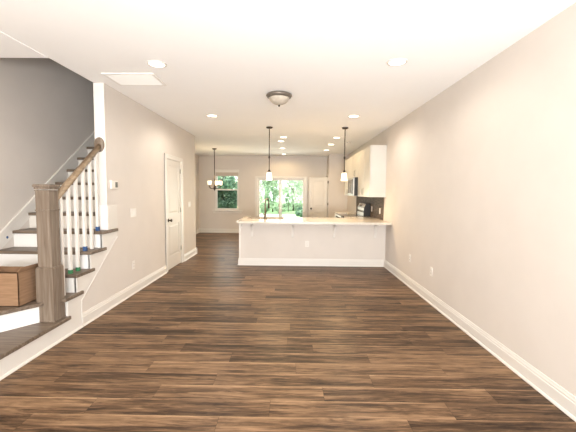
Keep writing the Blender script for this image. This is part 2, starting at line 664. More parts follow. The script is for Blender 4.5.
# closet door in the left wall
d1 = struct_root('door_1', 'white two-panel closet door with a dark knob in the left wall', 'door', (XL, 6.53, 0))
RY = Matrix.Translation((XL - .004, 6.152, .016)) @ Matrix.Rotation(math.pi / 2, 4, 'Z')
obj('door_leaf', place(panel_slab(.756, 2.028, .035, [(.23, .83), (1.02, 1.92)]), RY), M['door'], d1)
obj('jamb', boxes((XI, XL, DY0, 6.149, 0, DZ), (XI, XL, 6.911, DY1, 0, DZ), (XI, XL, 6.149, 6.911, 2.047, DZ)), M['door'], d1)
cb = bmesh.new()
for y0, y1, z0, z1 in ((6.040, 6.136, 0, 2.128), (6.924, 7.033, 0, 2.128), (6.136, 6.924, 2.053, 2.128)):
    box(cb, XL, XL + .014, y0, y1, z0, z1, bevel=.003)
for y0, y1, z0, z1 in ((6.040, 6.060, 0, 2.128), (7.010, 7.033, 0, 2.128), (6.040, 7.033, 2.106, 2.128)):
    box(cb, XL, XL + .020, y0, y1, z0, z1, bevel=.003)
obj('casing', cb, M['trim'], d1)
k = knob_bm(True)
obj('knob', place(k, Matrix.Translation((XL - .004, 6.225, .93))), M['bronze'], d1)
for z in (.32, 1.09, 1.86):
    hb = bmesh.new()
    tube(hb, [(XL + .004, 6.912, z - .045), (XL + .004, 6.912, z + .045)], .007)
    box(hb, XL - .004, XL - .001, 6.875, 6.912, z - .045, z + .045)
    obj('hinge', hb, M['nickel'], d1)

# pantry door, standing open in front of the back wall
d3 = struct_root('door_3', 'white two-panel pantry door standing open beside the glass door', 'door', (1.17, 11.5, 0))
obj('door_leaf', place(panel_slab(.602, 1.965, .035, [(.23, .80), (.98, 1.86)], .09), Matrix.Translation((.588, 11.475, .012))), M['door'], d3)
obj('knob', place(shape(lathe, [(.03, 0), (.03, -.008), (.011, -.012), (.010, -.035), (.022, -.040), (.027, -.050), (.026, -.060), (.015, -.066)], axis='y', seg=24),
                  Matrix.Translation((.655, 11.475, .93))), M['bronze'], d3)
for z in (.3, 1.09, 1.82):
    hb = bmesh.new()
    tube(hb, [(1.200, 11.468, z - .045), (1.200, 11.468, z + .045)], .008)
    box(hb, 1.192, 1.232, 11.478, 11.482, z - .045, z + .045)
    obj('hinge', hb, M['faucet'], d3)
obj('casing', boxes((PX - .014, PX, 11.53, 11.60, 0, 2.09), (PX - .014, PX, 11.60, YB, 2.02, 2.09), bevel=.003), M['trim'], d3)

# sliding glass door in the back wall
d2 = struct_root('door_2', 'white sliding glass door looking onto the garden', 'door', (-.38, YB, 0))
cb = bmesh.new()
CX0, CX1, CT = SX0 - .072, SX1 + .072, SZ1 + .06
for a in ((CX0, SX0 + .004, 0, CT), (SX1 - .004, CX1, 0, CT), (SX0 + .004, SX1 - .004, SZ1 - .004, CT)):
    box(cb, a[0], a[1], YB - .016, YB, a[2], a[3], bevel=.003)
obj('casing', cb, M['trim'], d2)
obj('frame', boxes((SX0, SX0 + .03, YB + .01, YB + .14, 0, SZ1), (SX1 - .03, SX1, YB + .01, YB + .14, 0, SZ1),
                   (SX0 + .03, SX1 - .03, YB + .01, YB + .14, SZ1 - .025, SZ1), (SX0 + .03, SX1 - .03, YB + .01, YB + .14, 0, .03)), M['trim'], d2)


def sash(x0, x1, z0, z1, y0, y1, s):
    return boxes((x0, x0 + s, y0, y1, z0, z1), (x1 - s, x1, y0, y1, z0, z1), (x0 + s, x1 - s, y0, y1, z0, z0 + s), (x0 + s, x1 - s, y0, y1, z1 - s, z1), bevel=.003)


for x0, x1, y in ((SX0 + .03, -.345, YB + .085), (-.455, SX1 - .03, YB + .035)):
    s = obj('sliding_panel', sash(x0, x1, .03, SZ1 - .025, y, y + .04, .055 if x0 < -1 else .055), M['trim'], d2)
    obj('pane', boxes((x0 + .05, x1 - .05, y + .018, y + .022, .08, SZ1 - .075)), M['glass'], s)
obj('handle', boxes((-.425, -.400, YB + .005, YB + .035, .92, 1.16), bevel=.005), M['plate'], d2)

# dining window
w1 = struct_root('window_1', 'double-hung dining window with a screen over its lower half', 'window', (-2.3, YB, .8))
obj('window_frame', boxes((WX0, WX0 + .03, YB + .04, YB + .15, WZ0, WZ1), (WX1 - .03, WX1, YB + .04, YB + .15, WZ0, WZ1),
                          (WX0 + .03, WX1 - .03, YB + .04, YB + .15, WZ1 - .05, WZ1), (WX0 + .03, WX1 - .03, YB + .04, YB + .15, WZ0, WZ0 + .03)), M['trim'], w1)
for z0, z1, y in ((.83, 1.56, YB + .055), (1.52, WZ1 - .05, YB + .10)):
    s = obj('sash', sash(WX0 + .03, WX1 - .03, z0, z1, y, y + .035, .045), M['trim'], w1)
    obj('pane', boxes((WX0 + .07, WX1 - .07, y + .015, y + .019, z0 + .04, z1 - .04)), M['glass'], s)
obj('insect_screen', boxes((WX0 + .03, WX1 - .03, YB + .138, YB + .140, .83, 1.54)), M['mesh'], w1)
obj('head_rail', boxes((WX0 + .005, WX1 - .005, YB + .002, YB + .05, WZ1 - .105, WZ1 - .002), bevel=.004), M['plate'], w1)
obj('shade_stack', boxes((WX0 + .031, WX1 - .031, YB + .012, YB + .052, 2.02, WZ1 - .103), bevel=.003), M['blind'], w1)
obj('window_sill', boxes((WX0 - .10, WX1 + .12, YB - .055, YB, WZ0 - .028, WZ0), (WX0, WX1, YB, YB + .05, WZ0 - .028, WZ0 + .004), bevel=.004), M['trim'], w1)
obj('apron', boxes((WX0 - .06, WX1 + .08, YB - .016, YB, WZ0 - .105, WZ0 - .028), bevel=.003), M['trim'], w1)

# ------------------------------------------------------------------ staircase
RISE, RUN, TT = .1965, .254, .036


def nose(k): return 2.71 + RUN * k      # front nosing line of tread k (k >= 3)


st = thing('staircase', 'oak-treaded staircase with white risers turning up behind the newel post', 'staircase', (-2.8, 3.0, 0))
XO = XL + .031                          # overhanging room-side edge of the open treads
R2 = lambda x: 3.201 + (x + 2.386) * 1.393          # winder riser line
N2 = lambda x: R2(x) - .062                         # its nosing


def tread(pts, k):
    bm = bmesh.new()
    prism(bm, pts, RISE * k - TT, RISE * k, 'z', bevel=.006)
    return obj('tread', bm, M['tread'], st)


tread([(XO, 3.365), (XO, 1.55), (XN, 1.55), (XN, R2(XN) + .02), (-2.44, R2(-2.44) + .02), (-2.44, 3.365)], 1)
tread([(-2.356, 3.180), (-2.4285, 3.180), (-2.4285, 3.3465), (-2.2615, 3.3465), (-2.2615, 3.284), (XO, 3.284), (XO, 3.586), (XL, 3.586), (XL, 3.515), (XN, 3.515), (XN, N2(XN))], 2)
for k in (3, 4):
    n = nose(k)
    tread([(XO, n), (XO, n + .335), (XL, n + .335), (XL, n + .295), (XN, n + .295), (XN, n)], k)
n = nose(5)
tread([(XO, n), (XO, n + .365), (XL, n + .365), (XL, YT), (XI, YT), (XI, n + .295), (XN, n + .295), (XN, n)], 5)
for k in range(6, 16):
    n = nose(k)
    tread([(XI, n), (XI, n + .295), (XN, n + .295), (XN, n)], k)


def riser(bm, label=None, m_='trim'):
    o = obj('riser', bm, M[m_], st)
    if label: o['label'] = label


bm = bmesh.new()
prism(bm, [(-2.402, 3.179), (-2.43, 3.179), (XN, R2(XN) + .03), (XN, R2(XN))], RISE, RISE * 2 - TT, 'z')
riser(bm, None, 'primer')
for k in range(3, 16):
    n = nose(k) + .03
    x1 = XL - .002 if k <= 5 else XI
    riser(boxes((XN, x1, n, n + .018, RISE * (k - 1), RISE * k - TT)), None, 'primer' if 4 <= k <= 5 else 'trim')
riser(boxes((XN, XL, 1.58, 1.60, 0, RISE - TT)))
# room-side face: white stringer with a stepped top and a sloping lower edge
b = lambda k: RISE * k - TT
poly = [(1.58, 0), (3.565, 0), (3.565, .284), (4.352, .879), (4.352, b(5)), (nose(5) + .03, b(5)), (nose(5) + .03, b(4)), (nose(4) + .03, b(4)), (nose(4) + .03, b(3)),
        (nose(3) + .03, b(3)), (nose(3) + .03, b(2)), (3.35, b(2)), (3.35, b(1)), (1.58, b(1))]
obj('stringer', shape(prism, poly, XL - .016, XL + .009, 'x'), M['trim'], st)
obj('shoe_moulding', shape(prism, [(XL + .009, 0), (XL + .027, 0), (XL + .027, .008), (XL + .02, .018), (XL + .009, .021)], 1.58, 3.565, 'y'), M['trim'], st)
# drywall below the stringer
struct('wall_understairs', shape(prism, [(3.0, 0), (YT, 0), (YT, b(4)), (nose(4) + .05, b(4)), (nose(4) + .05, b(3)), (nose(3) + .05, b(3)), (nose(3) + .05, b(2)), (3.38, b(2)), (3.38, b(1)), (3.0, b(1))],
                                XI, XL, 'x'), M['wall'], label='beige wall below the open treads', cat='wall')
# skirt board on the far wall
SKZ = lambda y: 1.055 + .757 * (y - 3.913)     # top edge of the skirt board
sk = [(nose(3) - .20, RISE * 2), (nose(15), RISE * 14), (nose(15), SKZ(nose(15))), (3.31, .60), (1.9, .60), (1.9, RISE)]
sb = obj('skirt_board', shape(prism, sk, XN, XN + .012, 'x'), M['trim'], st)
obj('cap_moulding', shape(prism, [(3.31, .54), (nose(15), SKZ(nose(15)) - .06), (nose(15), SKZ(nose(15)) + .004), (3.31, .602)], XN + .001, XN + .024, 'x', bevel=.004), M['trim'], sb)
zl = lambda y: .284 + (y - 3.565) * .7561
sg = [o_ for o_ in st.children if o_.name.startswith('stringer')][0]
obj('edge_moulding', shape(prism, [(3.565, 0.0), (3.575, 0.0), (3.575, zl(3.575) - .006), (4.352, zl(4.352) - .012), (4.352, zl(4.352)), (3.565, zl(3.565))], XL, XL + .015, 'x'), M['trim'], sg)
o = obj('tape_dab', shape(lathe, [(.016, 0), (.016, .002)], XN + .012, 3.905, .912, seg=12, axis='x'), M['blue_tape'], st)
o['label'] = 'blue dab of tape on the skirt board'

# railing
rl = thing('stair_railing', 'grey-brown newel post with handrail and white balusters on the open treads', 'railing', (-2.33, 3.247, RISE))
NX, NY = -2.345, 3.263
nb = bmesh.new()


def sq(bm, h, z0, z1, bev=.003):
    box(bm, NX - h, NX + h, NY - h, NY + h, z0, z1, bevel=bev)


sq(nb, .082, RISE, .715)
sq(nb, .066, .70, 1.46)
np_ = obj('newel_post', nb, M['newel'], rl)
cbm = bmesh.new()
sq(cbm, .071, 1.264, 1.278, .003)
obj('collar', cbm, M['newel'], np_)
cbm = bmesh.new()
sq(cbm, .079, .704, .728, .006)
obj('collar', cbm, M['newel'], np_)
cbm = bmesh.new()
sq(cbm, .072, 1.452, 1.462)
sq(cbm, .073, 1.470, 1.490)
sq(cbm, .082, 1.490, 1.516, .007)
obj('cap', cbm, M['newel'], np_)
cbm = bmesh.new()
sq(cbm, .0855, RISE, RISE + .016, .005)
obj('shoe', cbm, M['newel'], np_)

XB = -2.312
RZ = lambda y: 2.005 + (y - YT) * .765       # handrail centre line


def rail_bm():
    bm = bmesh.new()
    prof = []
    for i in range(18):
        a = 2 * math.pi * i / 18
        x, z = .034 * math.cos(a), .036 * math.sin(a)
        if z < -.012: x *= .78
        prof.append((x, max(z, -.030)))
    y0, y1 = NY + .064, YT - .030
    A = [bm.verts.new((XB + x, y0, RZ(y0) + z * 1.25)) for x, z in prof]
    B = [bm.verts.new((XB + x, y1, RZ(y1) + z * 1.25)) for x, z in prof]
    bm.faces.new(A)
    bm.faces.new(B)
    for i in range(18):
        f = bm.faces.new((A[i], A[(i + 1) % 18], B[(i + 1) % 18], B[i]))
        f.smooth = True
    return bm


obj('handrail', rail_bm(), M['rail'], rl)
rb = shape(lathe, [(.052, -.032), (.060, -.026), (.062, -.018), (.062, -.012)], 0, 0, 0, axis='y', seg=36)
place(rb, Matrix.Translation((XB, YT - .004, 2.012)) @ Matrix.Scale(1.42, 4, (0, 0, 1)))
ro = obj('rosette', rb, M['newel'], rl)
for i, (y, k, tp) in enumerate(((3.395, 2, None), (3.522, 3, 'green'), (3.649, 3, 'green'), (3.785, 4, 'blue'), (3.915, 4, None), (4.045, 5, 'blue'))):
    h = .0150
    bb = bmesh.new()
    zt = RZ(y) - .030
    vs = [bm_ for bm_ in ()]
    lo = [bb.verts.new((XB + sx_ * h, y + sy_ * h, RISE * k)) for sx_, sy_ in ((-1, -1), (1, -1), (1, 1), (-1, 1))]
    hi = [bb.verts.new((XB + sx_ * h, y + sy_ * h, zt + sy_ * h * .765)) for sx_, sy_ in ((-1, -1), (1, -1), (1, 1), (-1, 1))]
    bb.faces.new(lo)
    bb.faces.new(hi)
    for q in range(4):
        bb.faces.new((lo[q], lo[(q + 1) % 4], hi[(q + 1) % 4], hi[q]))
    bo = obj('baluster', bb, M['trim'], rl)
    if tp:
        z0 = RISE * k + .001
        t = obj('tape', boxes((XB - h - .002, XB + h + .002, y - h - .002, y + h + .002, z0, z0 + (.05 if tp == 'blue' else .04))), M[tp + '_tape'], bo)
        t['label'] = tp + ' masking tape round the foot'

# ------------------------------------------------------------------ cardboard box on the second step
BX1, BY0, BZ = -2.484, 3.045, RISE * 2 + .001
bxw, bxd, bxh = .40, .27, .312
bt = thing('cardboard_box', 'open brown cardboard box standing on the winder step beside the newel post', 'box', (BX1 - bxw / 2, BY0 + bxd / 2, BZ))
x0, x1, y0, y1, z1, t = BX1 - bxw, BX1, BY0, BY0 + bxd, BZ + bxh, .006
obj('carton', boxes((x0, x1, y0, y1, BZ, BZ + t), (x0, x1, y0, y0 + t, BZ, z1), (x0, x1, y1 - t, y1, BZ, z1), (x0, x0 + t, y0, y1, BZ, z1), (x1 - t, x1, y0, y1, BZ, z1)), M['card'], bt)


def flap(pts, off):
    bm = bmesh.new()
    a = [bm.verts.new(p) for p in pts]
    c = [bm.verts.new(Vector(p) + Vector(off)) for p in pts]
    bm.faces.new(a)
    bm.faces.new(c)
    for i in range(4):
        bm.faces.new((a[i], a[(i + 1) % 4], c[(i + 1) % 4], c[i]))
    obj('flap', bm, M['card'], bt)


flap([(x1, y0, z1), (x1, y1, z1), (x1 + .045, y1 - .003, z1 + .050), (x1 + .03, y0 + .003, z1 + .050)], (-.005, 0, 0))
flap([(x0, y0, z1), (x0, y1, z1), (x0 + .12, y1, z1 - .02), (x0 + .12, y0, z1 - .02)], (0, 0, -.004))
flap([(x0, y1, z1), (x1, y1, z1), (x1, y1 - .11, z1 - .03), (x0, y1 - .11, z1 - .03)], (0, 0, -.004))
flap([(x0, y0, z1), (x1, y0, z1), (x1 - .01, y0 + .11, z1 - .03), (x0, y0 + .11, z1 - .03)], (0, 0, -.004))
o = obj('tape_strip', boxes((x1, x1 + .001, y0 + .235, y0 + .262, BZ + .12, BZ + .175)), M['red_tape'], bt)
o['label'] = 'red printed mark'

# ------------------------------------------------------------------ kitchen
pen = thing('kitchen_peninsula', 'long beige-fronted kitchen peninsula with white base trim and brackets', 'peninsula', (.4, YP, 0))
PX0 = -1.042
SKX0, SKX1, SKY0, SKY1 = -.88, -.18, 7.02, 7.44
obj('front_panel', boxes((PX0 + .012, XR - .001, YP, YP + .11, 0, .876)), M['wall'], pen)
obj('corner_board', boxes((PX0, PX0 + .030, YP - .006, YP + .12, 0, .876), bevel=.003), M['trim'], pen)
bm = bmesh.new()
base_run(bm, (PX0 - .01, YP), (XR - .028, YP), (0, -1))
base_run(bm, (PX0, YP - .016), (PX0, YP + .12), (-1, 0))
obj('base_trim', bm, M['trim'], pen)
obj('cabinet_body', boxes((PX0 + .012, SKX0 - .03, YP + .11, 7.48, .10, .875), (SKX1 + .03, 1.26, YP + .11, 7.48, .10, .875),
                                (SKX0 - .03, SKX1 + .03, YP + .11, 7.48, .10, .64), (SKX0 - .03, SKX1 + .03, YP + .11, SKY0 - .03, .64, .875),
                                (PX0 + .012, 1.26, YP + .11, 7.42, 0, .10)), M['cab'], pen)
for i in range(4):
    xa = PX0 + .03 + i * .56
    do = obj('cabinet_door', boxes((xa, xa + .55, 7.48, 7.50, .12, .86), bevel=.004), M['cab'], pen)
    obj('pull', shape(tube, [(xa + .5, 7.50, .68), (xa + .5, 7.525, .69), (xa + .5, 7.525, .79), (xa + .5, 7.50, .80)], .005), M['nickel'], do)
for x in (-.783, .024, .848, 1.66):
    bm = bmesh.new()
    h = .021
    cur = [(YP - .001, .874), (YP - .27, .874), (YP - .27, .846)]
    for i in range(7):
        a = math.pi / 2 * i / 6
        cur.append((YP - .03 - .20 * (1 - math.sin(a)), .846 - .235 * (1 - math.cos(a)) * 1.0))
    cur += [(YP - .028, .585), (YP - .001, .575)]
    prism(bm, cur, x - h, x + h, 'x')
    obj('bracket', bm, M['trim'], pen)

CT0, CT1 = .877, .915
ct = thing('countertop', 'cream stone countertop with overhang running along the peninsula to the right wall', 'countertop', (.4, 6.9, CT0))
top = bmesh.new()
for a in ((-1.03, SKX0, 6.37, 7.535), (SKX1, 1.235, 6.37, 7.535), (SKX0, SKX1, 6.37, SKY0), (SKX0, SKX1, SKY1, 7.535), (1.235, XR - .001, 6.37, 8.095)):
    box(top, a[0], a[1], a[2], a[3], CT0, CT1)
bmesh.ops.remove_doubles(top, verts=top.verts[:], dist=1e-5)
obj('slab', top, M['stone'], ct)
ct2 = obj('countertop', boxes((1.235, XR - .001, 8.865, 9.89, CT0, CT1), bevel=.004), M['stone'])
tag(ct2, 'short cream countertop on the far side of the range', 'countertop')
sk_ = bmesh.new()
box(sk_, SKX0 - .01, SKX1 + .01, SKY0 - .01, SKY1 + .01, .66, .67)
for a in ((SKX0 - .012, SKX0, SKY0, SKY1), (SKX1, SKX1 + .012, SKY0, SKY1), (SKX0, SKX1, SKY0 - .012, SKY0), (SKX0, SKX1, SKY1, SKY1 + .012)):
    box(sk_, *a, .66, .8765)
for a in ((SKX0 - .028, SKX1 + .028, SKY0 - .028, SKY0 + .002), (SKX0 - .028, SKX1 + .028, SKY1 - .002, SKY1 + .028), (SKX0 - .028, SKX0 + .002, SKY0, SKY1), (SKX1 - .002, SKX1 + .028, SKY0, SKY1)):
    box(sk_, *a, CT1 + .0005, CT1 + .008)
tag(obj('kitchen_sink', sk_, M['sink']), 'dark rimmed sink sunk in the left end of the peninsula countertop', 'sink')
fa = thing('kitchen_faucet', 'gooseneck faucet standing beside the sink on the peninsula', 'faucet', (-.535, 6.955, CT1))
obj('faucet_base', shape(lathe, [(.034, 0), (.034, .012), (.026, .03), (.022, .09), (.019, .12)], -.535, 6.955, CT1, seg=20), M['faucet'], fa)
arc = [(-.535, 6.955, CT1 + .10)] + [(-.535, 6.955, CT1 + .28)]
for i in range(9):
    a = math.pi * i / 8
    arc.append((-.535 + .030 * (1 - math.cos(a)), 6.955 + .085 * (1 - math.cos(a)), CT1 + .33 + .085 * math.sin(a)))
obj('spout', shape(tube, arc, .015), M['faucet'], fa)
e_ = arc[-1]
obj('spray_head', shape(tube, [e_, (e_[0], e_[1], e_[2] - .05), (e_[0], e_[1], e_[2] - .12)], [.014, .019, .021]), M['bronze'], fa)
obj('lever', shape(tube, [(-.55, 6.955, CT1 + .09), (-.60, 6.955, CT1 + .11), (-.63, 6.955, CT1 + .13)], .008), M['nickel'], fa)

# base cabinets under the right-hand run
for (ya, yb), lab in (((7.50, 8.09), 'white base cabinet between the peninsula and the range'), ((8.87, 9.88), 'white base cabinet on the far side of the range')):
    c_ = thing('base_cabinet', lab, 'cabinet', (1.55, (ya + yb) / 2, 0), 'white base cabinets along the right wall')
    obj('carcass', boxes((1.27, XR - .001, ya, yb, .10, .876), (1.33, XR - .001, ya, yb, 0, .10)), M['cab'], c_)
    n_ = 1 if yb - ya < .7 else 2
    for i in range(n_):
        q0 = ya + (yb - ya) / n_ * i
        do = obj('door', boxes((1.25, 1.27, q0 + .004, q0 + (yb - ya) / n_ - .004, .12, .68), bevel=.003), M['cab'], c_)
        obj('drawer', boxes((1.25, 1.27, q0 + .004, q0 + (yb - ya) / n_ - .004, .69, .865), bevel=.003), M['cab'], c_)
        obj('handle', shape(tube, [(1.25, q0 + .06, .50), (1.225, q0 + .06, .51), (1.225, q0 + .06, .61), (1.25, q0 + .06, .62)], .005), M['nickel'], do)

# range
rg = thing('kitchen_range', 'steel and black range with a raised control panel against the mosaic wall', 'range', (1.5, 8.48, 0))
obj('body', boxes((1.22, 1.865, 8.10, 8.86, .0, .905)), M['blackside'], rg)
obj('cooktop', boxes((1.17, 1.865, 8.10, 8.86, .905, .922), bevel=.004), M['black'], rg)
od = obj('oven_door', boxes((1.18, 1.22, 8.11, 8.85, .22, .80), bevel=.004), M['steel'], rg)
obj('oven_window', boxes((1.177, 1.181, 8.22, 8.74, .36, .66)), M['black'], od)
obj('handle', shape(tube, [(1.18, 8.16, .74), (1.12, 8.17, .75), (1.12, 8.79, .75), (1.18, 8.80, .74)], .012), M['steel'], od)
obj('front_panel', boxes((1.17, 1.22, 8.10, 8.86, .81, .905), bevel=.004), M['steel'], rg)
for i in range(4):
    obj('knob', shape(lathe, [(.022, 0), (.020, -.03), (.012, -.034)], 1.17, 8.20 + i * .187, .858, axis='x', seg=16), M['blackside'], rg)
gp = [(1.865, .922), (1.70, .922), (1.715, 1.12), (1.755, 1.215), (1.865, 1.215)]
bm = bmesh.new()
prism(bm, gp, 8.10, 8.855, 'y')
cp2 = obj('control_panel', bm, M['blackside'], rg)
def guard_plate(za, zb, off, m_, nm, ya=8.115, yb=8.845):
    xa = 1.70 + (za - .922) * .0758
    xb = 1.70 + (zb - .922) * .0758
    bm = bmesh.new()
    prism(bm, [(xa - off, za), (xb - off, zb), (xb + .004, zb), (xa + .004, za)], ya, yb, 'y')
    return obj(nm, bm, M[m_], cp2)
guard_plate(.925, .998, .003, 'steel', 'lower_strip')
guard_plate(1.005, 1.045, .003, 'black', 'display_glass')
guard_plate(1.05, 1.115, .004, 'steel', 'upper_strip')
bm = bmesh.new()
prism(bm, [(1.714, 1.125), (1.752, 1.21), (1.756, 1.21), (1.718, 1.125)], 8.115, 8.845, 'y')
obj('top_strip', bm, M['steel'], cp2)
bm = bmesh.new()
prism(bm, [(1.722, 1.138), (1.744, 1.19), (1.748, 1.19), (1.726, 1.138)], 8.42, 8.70, 'y')
place(bm, Matrix.Translation((-.006, 0, .002)))
obj('clock_display', bm, M['black'], cp2)

# upper cabinets
CFX = 1.572                              # carcass front


def shaker(xf, ya, yb, za, zb, s=.06):
    return boxes((xf + .004, xf + .018, ya + .002, yb - .002, za, zb), (xf, xf + .005, ya + .002, ya + s, za, zb), (xf, xf + .005, yb - s, yb - .002, za, zb),
                 (xf, xf + .005, ya + s, yb - s, za, za + s), (xf, xf + .005, ya + s, yb - s, zb - s, zb))


def upper(ya, yb, za, zb, label, pull_h=.13):
    c_ = thing('upper_cabinet', label, 'cabinet', (XR, (ya + yb) / 2, za), 'white wall cabinets over the range run')
    obj('carcass', boxes((CFX, XR - .001, ya, yb, za, zb), bevel=.002), M['cab'], c_)
    mid = (ya + yb) / 2
    for q0, q1, yp in ((ya, mid, mid - .035), (mid, yb, mid + .035)):
        do = obj('door', shaker(CFX - .022, q0, q1, za + .004, zb - .004), M['cab'], c_)
        zz = za + .05
        obj('pull', shape(tube, [(CFX - .019, yp, zz), (CFX - .045, yp, zz + .008), (CFX - .045, yp, zz + pull_h - .008), (CFX - .019, yp, zz + pull_h)], .006), M['nickel'], do)
    return c_


upper(6.87, 8.085, 1.383, 2.415, 'white two-door wall cabinet nearest the living room, its side facing out')
upper(8.09, 8.865, 1.835, 2.415, 'short white wall cabinet above the microwave')
upper(8.87, 10.10, 1.383, 2.415, 'white two-door wall cabinet beyond the microwave')
mw = thing('microwave', 'steel over-the-range microwave with dark sides under the short cabinet', 'microwave', (1.67, 8.48, 1.40))
obj('case', boxes((1.475, XR - .001, 8.10, 8.86, 1.40, 1.832), bevel=.004), M['blackside'], mw)
obj('face', boxes((1.440, 1.475, 8.10, 8.86, 1.40, 1.832), bevel=.006), M['steel'], mw)
obj('window', boxes((1.437, 1.441, 8.33, 8.82, 1.46, 1.78)), M['black'], mw)
obj('keypad', boxes((1.437, 1.441, 8.13, 8.26, 1.44, 1.79)), M['black'], mw)
obj('handle', shape(tube, [(1.440, 8.295, 1.46), (1.40, 8.295, 1.47), (1.40, 8.295, 1.76), (1.440, 8.295, 1.77)], .010), M['steel'], mw)
struct('trim_3', boxes((XR - .012, XR - .0005, 6.98, 9.89, CT1, 1.383)), M['mosaic'], label='brown mosaic tile backsplash on the right wall', cat='backsplash')

# ------------------------------------------------------------------ ceiling lights


def can_light(x, y, label, watt, col):
    t_ = thing('recessed_light', label, 'ceiling light', (x, y, CZ), 'recessed ceiling lights')
    bm = bmesh.new()
    lathe(bm, [(.074, -.002), (.080, -.010), (.096, -.006), (.098, 0), (.074, 0)], x, y, CZ, seg=36, caps=False)
    obj('trim_ring', bm, M['plate'], t_)
    obj('lens', shape(lathe, [(.076, 0), (.076, -.004), (.05, -.007), (.002, -.008)], x, y, CZ, seg=36), M['lamp_white'], t_)
    d = bpy.data.lights.new('recessed_bulb', 'SPOT')
    d.energy, d.color, d.shadow_soft_size = watt, col, .06
    d.spot_size, d.spot_blend = math.radians(172), .5
    l_ = bpy.data.objects.new('recessed_bulb', d)
    COL.objects.link(l_)
    l_.location = (x, y, CZ - .03)
    l_.parent = t_
    l_.matrix_parent_inverse = Matrix.Translation(-t_.location)


CANW = 38
for x, y, lab in ((1.015, 3.445, 'recessed ceiling light nearest the right wall at the front of the room'),
                  (-1.37, 3.53, 'recessed ceiling light just behind the air return grille'),
                  (-1.35, 5.85, 'recessed ceiling light in front of the closet door end of the left wall'),
                  (1.02, 5.81, 'recessed ceiling light just in front of the right-hand pendant'),
                  (1.03, 8.04, 'recessed ceiling light just behind the right-hand pendant'),
                  (1.025, 9.16, 'recessed kitchen light second behind the right-hand pendant'),
                  (1.03, 10.37, 'recessed kitchen light nearest the pantry wall'),
                  (-.20, 8.03, 'recessed ceiling light nearest behind the left-hand pendant'),
                  (-.28, 8.65, 'recessed ceiling light second behind the left-hand pendant'),
                  (-.28, 10.0, 'recessed ceiling light third behind the left-hand pendant'),
                  (-.27, 11.54, 'recessed ceiling light closest to the sliding glass door')):
    can_light(x, y, lab, CANW * (.45 if y < 4 else 1.0 if y < 7 else .56), (1, .91, .79) if y < 7 else (1, .73, .40))


def bulb(parent, loc, watt, r=.04):
    d = bpy.data.lights.new('bulb', 'POINT')
    d.energy, d.color, d.shadow_soft_size = watt, (1, .73, .42), r
    l_ = bpy.data.objects.new('bulb', d)
    COL.objects.link(l_)
    l_.location = loc
    l_.parent = parent
    l_.matrix_parent_inverse = Matrix.Translation(-parent.location)


def pendant(x, y, label):
    t_ = thing('pendant_light', label, 'pendant light', (x, y, CZ), 'pendants over the peninsula')
    obj('canopy', shape(lathe, [(.066, 0), (.066, -.012), (.05, -.026), (.012, -.032)], x, y, CZ, seg=32), M['bronze'], t_)
    obj('rod', shape(tube, [(x, y, CZ - .03), (x, y, 1.88)], .0085), M['bronze'], t_)
    obj('coupler', shape(lathe, [(.010, -.03), (.017, -.02), (.019, 0), (.017, .02), (.010, .03)], x, y, 2.155, seg=16), M['bronze'], t_)
    obj('shade_cap', shape(lathe, [(.012, .05), (.02, .035), (.034, .01), (.036, -.008)], x, y, 1.862, seg=24), M['bronze'], t_)
    obj('shade', shape(lathe, [(.040, 1.858), (.048, 1.845), (.054, 1.80), (.066, 1.705), (.062, 1.705), (.050, 1.80), (.043, 1.842), (.030, 1.853)], x, y, 0, seg=32, caps=False), M['shade'], t_)
    bulb(t_, (x, y, 1.74), 30)


pendant(-.45, 6.83, 'bronze pendant light with a white glass shade above the sink end of the peninsula')
pendant(1.035, 6.83, 'bronze pendant light with a white glass shade in front of the wall cabinets')

fx, fy = -.176, 4.56
fl = thing('flush_mount_light', 'unlit pewter flush-mount ceiling light with an alabaster glass bowl', 'ceiling light', (fx, fy, CZ))
obj('pan', shape(lathe, [(.150, 0), (.166, -.012), (.170, -.026), (.160, -.034), (.158, -.044), (.142, -.052), (.120, -.05)], fx, fy, CZ, seg=48), M['pewter'], fl)
obj('glass_bowl', shape(lathe, [(.136, -.046), (.132, -.066), (.116, -.092), (.088, -.116), (.050, -.134), (.010, -.142)], fx, fy, CZ, seg=48), M['alabaster'], fl)
obj('finial', shape(lathe, [(.010, -.138), (.016, -.146), (.014, -.154), (.006, -.164)], fx, fy, CZ, seg=16), M['bronze'], fl)

# chandelier in the dining nook
hx, hy = -2.303, 10.24
ch = thing('chandelier', 'five-armed bronze chandelier with upturned glass shades before the dining window', 'chandelier', (hx, hy, CZ))
obj('canopy', shape(lathe, [(.066, 0), (.066, -.014), (.045, -.03), (.012, -.038)], hx, hy, CZ, seg=32), M['bronze'], ch)
obj('stem', shape(tube, [(hx, hy, CZ - .03), (hx, hy, 1.60)], .012), M['bronze'], ch)
obj('hub', shape(lathe, [(.010, 1.70), (.022, 1.67), (.022, 1.62), (.034, 1.58), (.036, 1.545), (.022, 1.525), (.012, 1.505), (.004, 1.49)], hx, hy, 0, seg=20), M['bronze'], ch)
for i in range(5):
    a = 2 * math.pi * i / 5 + .35
    c_, s_ = math.cos(a), math.sin(a)
    pts = [(hx + c_ * r, hy + s_ * r, z) for r, z in ((.02, 1.575), (.07, 1.558), (.13, 1.560), (.17, 1.585), (.185, 1.62), (.185, 1.645))]
    ao = obj('arm', shape(tube, pts, .0095), M['bronze'], ch)
    ax, ay = hx + c_ * .185, hy + s_ * .185
    obj('cup', shape(lathe, [(.012, 1.63), (.030, 1.645), (.032, 1.655)], ax, ay, 0, seg=20), M['bronze'], ao)
    obj('shade', shape(lathe, [(.026, 1.656), (.038, 1.67), (.045, 1.71), (.050, 1.785), (.046, 1.785), (.041, 1.71), (.034, 1.675), (.024, 1.662)], ax, ay, 0, seg=24, caps=False), M['shade'], ao)
bulb(ch, (hx, hy, 1.84), 11, .12)

